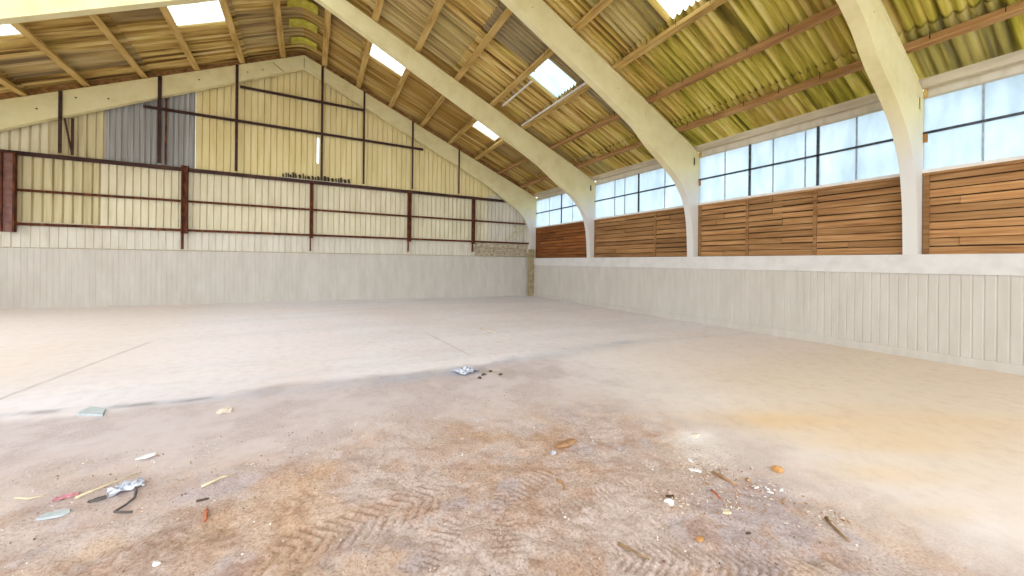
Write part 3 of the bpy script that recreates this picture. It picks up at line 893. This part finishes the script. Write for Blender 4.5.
# ------------------------------------------------------------------ right-hand wall
wr = bpy.data.objects.new('wall_right', None); COL.objects.link(wr); struct(wr); wr.location = (W, 8, 0)
mb = MB(); ribbed(mb, 'y', Y_END, YG + 0.1, -0.3, 1.5, W - 0.225, 0.13, 0.03, 0.008, 1); mb.build('ribbed_lining', M['boarding'], wr)
mb = MB(); mb.box(W - 0.195, W + 0.12, Y_END, YG + 0.3, -0.3, 1.80); mb.build('masonry', M['ledge'], wr)
mb = MB(); mb.box(W - 0.25, W - 0.0, Y_END, YG - 0.02, 1.47, 1.825); struct(mb.build('trim_1', M['ledge'], None))
mb = MB(); mb.box(W - 0.25, W - 0.2, Y_END, YG - 0.02, -0.25, 0.05); struct(mb.build('baseboard_right', M['boarding'], None, bevel=0.01))
# left-hand wall (mostly outside the photo)
wl = bpy.data.objects.new('wall_left', None); COL.objects.link(wl); struct(wl); wl.location = (WL, 8, 0)
mb = MB(); mb.box(WL - 0.1, WL + 0.2, Y_END, YG + 0.3, -0.3, 1.82); mb.build('masonry', M['boarding'], wl)

WIN = [(FY[0] - 0.145, FY[1] + T, [14.02], [15.0, 13.2], 'far'), (FY[1], FY[2] + T, [9.42], [10.6, 10.09, 8.32, 7.58], 'mid'),
       (FY[2], FY[3] + T, [5.64, 4.14], [6.31, 5.08, 4.39, 3.46], 'near'), (FY[3], FY[4] + T, [0.4], [1.77, -1.0], 'nearest')]
PAN_LB = ['red-brown plank panel in the far corner bay under the smallest window', 'brown plank panel between the second and third concrete frames',
          'long honey-brown plank panel left of the big near column', 'honey-brown plank panel at the right edge of the photo']
EAVE_LB = ['weathered eave beam over the smallest far window', 'weathered eave beam over the window between second and third frames',
           'long weathered eave beam over the window left of the big near column', 'weathered eave beam at the right edge of the photo']
ZS, ZB, ZH = 3.40, 4.12, 4.78
for k, (yb, ya, mull, joints, nm) in enumerate(WIN):
    ya2, yb2 = (ya, yb) if k < 3 else (FY[4], yb)
    xg = W + 0.03
    # window
    wn = bpy.data.objects.new('window_%d' % (k + 1), None); COL.objects.link(wn); struct(wn); wn.location = (xg, (ya + yb) / 2, ZS)
    cuts = sorted([ya2] + mull + joints + [yb2])
    for a, b in zip(cuts[:-1], cuts[1:]):
        for z0, z1 in ((ZS + 0.02, ZB), (ZB, ZH)):
            mb = MB(); o_ = random.uniform(-.006, .006)
            mb.box(xg + o_, xg + o_ + 0.006, a, b, z0, z1); mb.build('pane', M['pane'], wn)
    for m_ in mull:
        mb = MB(); mb.box(xg - 0.03, xg + 0.03, m_ - 0.022, m_ + 0.022, ZS, ZH); mb.build('mullion', M['frame_steel'], wn)
    for j in joints:
        mb = MB(); mb.box(xg - 0.012, xg + 0.012, j - 0.012, j + 0.012, ZS, ZH); mb.build('pane_joint', M['joint'], wn)
    mb = MB(); mb.box(xg - 0.03, xg + 0.02, ya2, yb2, ZB - 0.02, ZB + 0.02); mb.build('glazing_bar', M['frame_steel'], wn)
    mb = MB(); mb.box(xg - 0.02, xg + 0.03, ya2, yb2, ZH - 0.012, ZH + 0.012); mb.build('head_rail', M['eave'], wn)
    mb = MB(); mb.box(xg - 0.05, xg + 0.05, ya2, yb2, ZS - 0.04, ZS + 0.02); mb.build('sill', M['sill'], wn)
    if k in (2, 3):
        mb = MB(); mb.box(xg - 0.03, xg + 0.03, yb2 - 0.05, yb2 - 0.005, ZH + 0.0, ZH + 0.2); mb.build('end_block', M['purlin'], wn)
        mb = MB(); mb.box(xg - 0.03, xg + 0.0, yb2 - 0.06, yb2 - 0.005, ZB - 0.18, ZB - 0.0); mb.build('end_block', M['purlin_dark'], wn)
    # plank panel
    t = thing('plank_panel', PAN_LB[k], 'timber panel', (W, (ya + yb) / 2, 1.83), 'plank panels under the windows')
    red = k == 0
    pm = M['timber_red'] if red else M['timber']
    base = [0.8, 0.8, 0.92, 1.05][k]
    mb = MB(); mb.box(W + 0.065, W + 0.09, ya2, yb2, 1.83, ZS - 0.05, 0.16); mb.build('backing', pm, t)
    L = [ya2] + ([8.68] if k == 1 else [4.18, 5.69] if k == 2 else []) + [yb2]
    for a, b in zip(L[:-1], L[1:]):
        mb = MB()
        z = 1.835
        rows_ = 10 if k > 0 else 11
        hh = (ZS - 0.06 - z) / rows_
        for r_ in range(rows_):
            xx = a
            while xx < b - 0.02:
                ln = random.choice([b - a, b - a, (b - a) * .6, (b - a) * .45])
                e = min(b, xx + ln)
                if b - e < 0.3: e = b
                tilt = random.uniform(-.014, .014) * (1.2 if k in (1, 2) else .7)
                gap = random.choice([.014, .02, .028, .045 if k in (1, 2) else .02])
                dx = random.uniform(-.012, .012)
                cz = z + (r_ + .5) * hh
                mb.obox((W + 0.035 + dx, (xx + e) / 2, cz), (0.012, 0, 0.004), (0, (e - xx) / 2 - 0.003, tilt * (e - xx) / 3), (0.003, 0, hh / 2 - gap / 2), base * random.uniform(.72, 1.1))
                xx = e
        mb.build('planks', pm, t)
    for yy in ([8.68] if k == 1 else [4.18, 5.69] if k == 2 else []):
        mb = MB(); mb.box(W - 0.0, W + 0.05, yy - 0.035, yy + 0.035, 1.83, ZS - 0.05, 0.62); mb.build('batten', pm, t)
    mb = MB(); mb.box(W - 0.015, W + 0.06, ya2, yb2, ZS - 0.09, ZS - 0.04, 0.75); mb.build('top_rail', pm, t)
    mb = MB(); mb.box(W - 0.01, W + 0.05, yb2 - 0.09, yb2 - 0.01, 1.83, ZS - 0.09, 0.6); mb.build('side_batten', pm, t)
    # eave beam with a soffit strip behind it
    t = thing('eave_beam', EAVE_LB[k], 'eave beam', (W, (ya + yb) / 2, 5.0), 'eave beams over the windows')
    ze = ztop(W, yb) + 0.02
    mb = MB(); mb.box(W - 0.11, W + 0.03, ya2 - (0 if k == 3 else T), yb2, ze, ze + 0.17); mb.build('beam', M['eave'], t, bevel=0.008)
    mb = MB(); mb.obox((W + 0.16, (ya2 + yb2) / 2, ze - 0.03), (0.1, 0, -0.03), (0, (yb2 - ya2) / 2, 0), (0.002, 0, 0.012)); mb.build('soffit_strip', M['eave'], t)
    mb = MB(); mb.box(W + 0.06, W + 0.085, ya2, yb2, ZH + 0.012, ze + 0.02); mb.build('fascia', M['sheet_pale'], t)

# ------------------------------------------------------------------ litter on the floor
def irregular(name, label, cat, mat, loc, size, th, seed, n=6, group=None, tilt=0.0, rot=0.0):
    r_ = random.Random(seed)
    pts = []
    for i in range(n):
        a = 2 * math.pi * (i + r_.uniform(-.3, .3)) / n + rot
        d = r_.uniform(.75, 1.1)
        pts.append((math.cos(a) * size[0] * d, math.sin(a) * size[1] * d))
    c, s_ = math.cos(rot), math.sin(rot)
    pts = [(x * c - y * s_, x * s_ + y * c) for x, y in pts]
    mb = MB(); nn = len(pts)
    vs = [(x, y, 0 + tilt * x) for x, y in pts] + [(x * .93, y * .93, th + tilt * x) for x, y in pts]
    mb.add(vs, [tuple(range(nn - 1, -1, -1)), tuple(range(nn, 2 * nn))] + [(i, (i + 1) % nn, (i + 1) % nn + nn, i + nn) for i in range(nn)])
    o = mb.build(name, mat, None, bevel=min(th * .2, .004))
    o.location = (loc[0], loc[1], zfloor(loc[0]) + loc[2])
    return tag(o, label, cat, group)
def lump(name, label, cat, mat, loc, size, seed, group=None):
    r_ = random.Random(seed)
    bm = bmesh.new(); bmesh.ops.create_icosphere(bm, subdivisions=3, radius=1)
    ph = [Vector((r_.uniform(-1, 1), r_.uniform(-1, 1), r_.uniform(-1, 1))) * 2.5 for _ in range(5)]
    for v in bm.verts:
        d = 1 + sum(.13 * math.sin(v.co.dot(p) * 1.6 + i) for i, p in enumerate(ph)) + r_.uniform(-.10, .10)
        v.co = Vector((v.co.x * size[0] * d, v.co.y * size[1] * d, max(v.co.z, -.35) * size[2] * d))
    me = bpy.data.meshes.new(name); bm.to_mesh(me); bm.free(); me.materials.append(mat)
    o = bpy.data.objects.new(name, me); COL.objects.link(o)
    o.location = (loc[0], loc[1], zfloor(loc[0]) + size[2] * .3 + loc[2])
    return tag(o, label, cat, group)
def stick(name, label, cat, mat, pts, r0, r1, group=None):
    mb = MB(); n = len(pts)
    P = [(p[0], p[1], zfloor(p[0]) + (p[2] if len(p) > 2 else r0)) for p in pts]
    mb.tube(P, [r0 + (r1 - r0) * i / (n - 1) for i in range(n)], 7)
    o = mb.build(name, mat, None, smooth=True, origin=P[0])
    return tag(o, label, cat, group)
def crumple(name, label, cat, mat, loc, size, h, seed, rot=0, group=None):
    r_ = random.Random(seed); n = 9
    mb = MB(); vs, fs = [], []
    for i in range(n):
        for j in range(n):
            x, y = (i / (n - 1) - .5) * 2, (j / (n - 1) - .5) * 2
            k = 1 - max(abs(x), abs(y)) * .5
            xx, yy = x * size[0] + r_.uniform(-.12, .12) * size[0], y * size[1] + r_.uniform(-.12, .12) * size[1]
            c, s_ = math.cos(rot), math.sin(rot)
            vs.append((xx * c - yy * s_, xx * s_ + yy * c, h * r_.uniform(.15, 1) * k + .004))
    for i in range(n - 1):
        for j in range(n - 1):
            a = i * n + j; fs.append((a, a + 1, a + n + 1, a + n))
    mb.add(vs, fs)
    o = mb.build(name, mat, None)
    o.location = (loc[0], loc[1], zfloor(loc[0]) + loc[2])
    sd = o.modifiers.new('thick', 'SOLIDIFY'); sd.thickness = 0.003; sd.offset = 1
    return tag(o, label, cat, group)

irregular('slate_shard', 'pale blue-grey shard lying on the dirt line at left', 'shard', M['slate'], (-1.95, 5.36, 0.0), (0.13, 0.27), 0.02, 4, n=4, tilt=0.0, rot=0.3)
lump('pale_stone', 'round cream stone alone on the bare floor left of centre', 'stone', M['stone'], (-0.77, 4.82, 0), (0.065, 0.055, 0.035), 2)
crumple('plastic_film', 'crumpled blue-grey film in the middle of the floor', 'plastic film', M['blue_scrap'], (2.02, 5.12, 0), (0.17, 0.13), 0.09, 6, .3)
for q, (x, y) in enumerate(((2.2, 4.88), (2.36, 4.98), (2.08, 4.76), (2.42, 4.78))):
    lump('clod', ['small dark clod right in front of the crumpled blue-grey film', 'small clod to the right of the crumpled blue-grey film',
                  'small clod nearest the camera before the blue-grey film', 'small clod at lower right of the blue-grey film'][q], 'clod', M['dark'], (x, y, 0), (0.035, 0.025, 0.016), 30 + q, 'clods around the blue-grey film')
stick('thin_batten', 'thin straight stick far out on the pale floor behind the blue-grey film', 'stick', M['stone'], [(3.68, 8.35), (3.71, 7.95), (3.74, 7.6)], 0.022, 0.018)
irregular('paper_scrap', 'flat white scrap on the earth right of the litter at left', 'paper scrap', M['white_scrap'], (-1.14, 3.96, 0.012), (0.075, 0.035), 0.012, 8, n=5, rot=.5)
crumple('plastic_bag', 'crumpled white and blue plastic bag beside the bent dark strap', 'plastic bag', M['blue_scrap'], (-1.10, 3.49, 0.0), (0.085, 0.055), 0.06, 9, .35)
irregular('film_strip', 'dull blue strip trailing left from the crumpled plastic bag', 'plastic strip', M['wire'], (-1.21, 3.41, 0.008), (0.05, 0.025), 0.012, 10, n=6, rot=.4)
stick('bent_strap', 'dark strap bent into a hook at lower left', 'strap', M['wire'], [(-1.035, 3.43, .03), (-1.01, 3.36, .035), (-1.0, 3.30, .025), (-1.02, 3.25, .02), (-1.06, 3.20, .012), (-1.02, 3.175, .012), (-0.965, 3.15, .012)], 0.009, 0.007)
crumple('pink_rag', 'small faded pink rag on the earth at far left', 'rag', M['pink'], (-1.40, 3.54, 0), (0.055, 0.022), 0.03, 12, .2)
stick('straw_stalk', 'pale straw stalk left of the faded pink rag', 'straw', M['straw'], [(-1.68, 3.66, .015), (-1.60, 3.60, .02), (-1.53, 3.62, .012)], 0.006, 0.004, 'straw stalks at left')
stick('straw_stalk', 'thick pale straw between the pink rag and the plastic bag', 'straw', M['straw'], [(-1.335, 3.48, .02), (-1.28, 3.53, .022), (-1.19, 3.62, .018), (-1.10, 3.70, .012)], 0.009, 0.004, 'straw stalks at left')
irregular('grey_disc', 'flat grey piece half buried at the lower left edge', 'shard', M['slate'], (-1.37, 3.33, 0.004), (0.075, 0.045), 0.012, 14, n=9)
stick('red_stick', 'short reddish stick lying on the earth below the twig', 'stick', M['red'], [(-0.565, 2.97), (-0.557, 2.92), (-0.55, 2.85)], 0.011, 0.007)
stick('forked_twig', 'pale twig with a dark underside left of centre', 'twig', M['straw'], [(-0.655, 3.285, .014), (-0.6, 3.31, .02), (-0.555, 3.355, .018), (-0.48, 3.375, .012)], 0.010, 0.005)
stick('small_twig', 'small dark twig just below the pale twig', 'twig', M['dark'], [(-0.645, 3.11, .01), (-0.58, 3.11, .01)], 0.008, 0.006)
lump('white_pebble', 'white pebble near the bottom edge at left', 'pebble', M['white_scrap'], (-0.69, 2.57, 0), (0.017, 0.015, 0.012), 16)
lump('brown_clod', 'large brown clod in the middle of the trodden earth', 'clod', M['brown'], (2.0, 2.66, 0), (0.11, 0.07, 0.035), 17)
lump('blue_chip', 'small blue-white chip left of the large brown clod', 'chip', M['blue_scrap'], (1.82, 2.59, 0), (0.03, 0.02, 0.015), 18)
stick('curled_bark', 'curled brown bark strip in front of the large brown clod', 'bark', M['brown'], [(1.615, 2.25), (1.63, 2.21), (1.62, 2.16), (1.59, 2.13)], 0.012, 0.007)
lump('orange_clod', 'orange clod alone on the sandy floor at right', 'clod', M['orange'], (3.26, 1.57, 0), (0.03, 0.036, 0.034), 19)
irregular('paper_scrap', 'white paper scrap at the left end of the rubbish at right', 'paper scrap', M['white_scrap'], (2.66, 1.86, 0.012), (0.05, 0.022), 0.01, 20, n=5, rot=-.9)
lump('white_chunk', 'white chunk with a dark lump on it, in front of the rubbish', 'chunk', M['white_scrap'], (2.15, 1.69, 0), (0.035, 0.025, 0.02), 21)
lump('dark_clod', 'dark lump lying against the white chunk', 'clod', M['dark'], (2.205, 1.725, 0), (0.036, 0.024, 0.016), 22)
lump('plaster_lump', 'white plaster lump on the pale floor patch behind the rubbish', 'plaster', M['stone'], (3.25, 2.27, -.004), (0.05, 0.035, 0.014), 23)
lump('plaster_lump', 'small white plaster lump right behind the rubbish', 'plaster', M['white_scrap'], (2.78, 1.99, -.004), (0.03, 0.025, 0.012), 24)
stick('wood_splinter', 'brown splinter of wood along the back of the rubbish', 'splinter', M['brown'], [(2.76, 1.78, .014), (2.76, 1.7, .016), (2.755, 1.6, .012)], 0.013, 0.008)
lump('brown_chip', 'small brown chip to the right of the wood splinter', 'chip', M['brown'], (2.92, 1.61, 0), (0.024, 0.018, 0.015), 25)
for q, (x, y, lb) in enumerate(((2.87, 1.52, 'white chip right of the wood splinter, leftmost of its cluster'), (2.93, 1.48, 'white chip in the middle of the cluster right of the splinter'),
                                (2.90, 1.44, 'white chip at the front of the cluster right of the splinter'), (3.0, 1.42, 'white chip at the right end of the cluster by the splinter'))):
    irregular('white_chip', lb, 'chip', M['white_scrap'], (x, y, 0.006), (0.028, 0.012), 0.008, 40 + q, n=5, rot=q * 1.1, group='white chips among the rubbish')
stick('red_twig', 'reddish twig in front of the wood splinter', 'twig', M['red'], [(2.54, 1.65), (2.53, 1.61), (2.50, 1.56)], 0.009, 0.006)
irregular('yellow_scrap', 'pale yellow folded scrap near the camera below the rubbish', 'scrap', M['straw'], (2.385, 1.445, 0.012), (0.035, 0.02), 0.012, 27, n=5, rot=-.4)
lump('dark_chip', 'small dark chip closest to the camera right of centre', 'chip', M['dark'], (2.33, 1.28, 0), (0.02, 0.012, 0.01), 28)
stick('dry_stick', 'dry bent stick lying on the sandy floor at lower right', 'stick', M['twig'], [(2.92, 1.125, .012), (2.87, 1.08, .014), (2.83, 1.02, .012), (2.80, 0.965, .008)], 0.011, 0.006)
stick('dry_stick', 'thin dry stick on the trodden earth at bottom centre', 'stick', M['twig'], [(1.57, 1.575), (1.60, 1.5), (1.635, 1.41)], 0.009, 0.005)
lump('orange_clod', 'small ochre clod on the trodden earth near the bottom edge', 'clod', M['orange'], (2.03, 1.385, -.004), (0.022, 0.018, 0.012), 29)
# loose grit, beyond counting
mb = MB(); r_ = random.Random(12)
for q in range(2600):
    x, y = r_.uniform(-1.9, 3.1), r_.uniform(0.9, 4.2)
    if x > 2.4 and y > 2.2: continue
    s_ = r_.choice([.003, .004, .005, .006, .008])
    vs = [(x + s_ * r_.uniform(.6, 1.3) * a, y + s_ * r_.uniform(.6, 1.3) * b, zfloor(x) + .006 + s_ * r_.uniform(.5, 1) * c_) for a, b, c_ in ((1, 0, 0), (0, 1, 0), (-1, 0, 0), (0, -1, 0), (0, 0, 1), (0, 0, -1))]
    mb.add(vs, [(0, 1, 4), (1, 2, 4), (2, 3, 4), (3, 0, 4), (1, 0, 5), (2, 1, 5), (3, 2, 5), (0, 3, 5)])
gm = simple('mixed_grit', [(0.35, (110, 84, 62)), (0.5, (188, 160, 136)), (0.62, (240, 234, 228))], ns=5, bmp=0)
o = mb.build('grit', gm, None)
tag(o, 'loose grit and crumbs scattered over the trodden earth in the foreground', 'grit'); o['kind'] = 'stuff'
# finer rubbish around the splinter, beyond counting
for nm, mt, lb, n_, sd in (('plaster_crumbs', M['stone'], 'white plaster crumbs strewn around the rubbish at right', 130, 4), ('bark_crumbs', M['brown'], 'brown bark crumbs strewn around the rubbish at right', 90, 5)):
    mb = MB(); r_ = random.Random(sd)
    for q in range(n_):
        cx, cy, sp_ = r_.choice([(2.85, 1.5, .13), (2.7, 1.75, .12), (2.75, 1.9, .1), (2.9, 1.15, .09), (2.45, 1.5, .12), (2.2, 1.7, .07)])
        x, y = r_.gauss(cx, sp_), r_.gauss(cy, sp_ * .8)
        a = r_.uniform(0, 3.14); l_, w_ = r_.uniform(.003, .012), r_.uniform(.002, .004)
        mb.obox((x, y, zfloor(x) + .012), (l_ * math.cos(a), l_ * math.sin(a), r_.uniform(-.004, .004)), (-w_ * math.sin(a), w_ * math.cos(a), 0), (0, 0, .003))
    o = mb.build(nm, mt, None); tag(o, lb, 'crumbs'); o['kind'] = 'stuff'
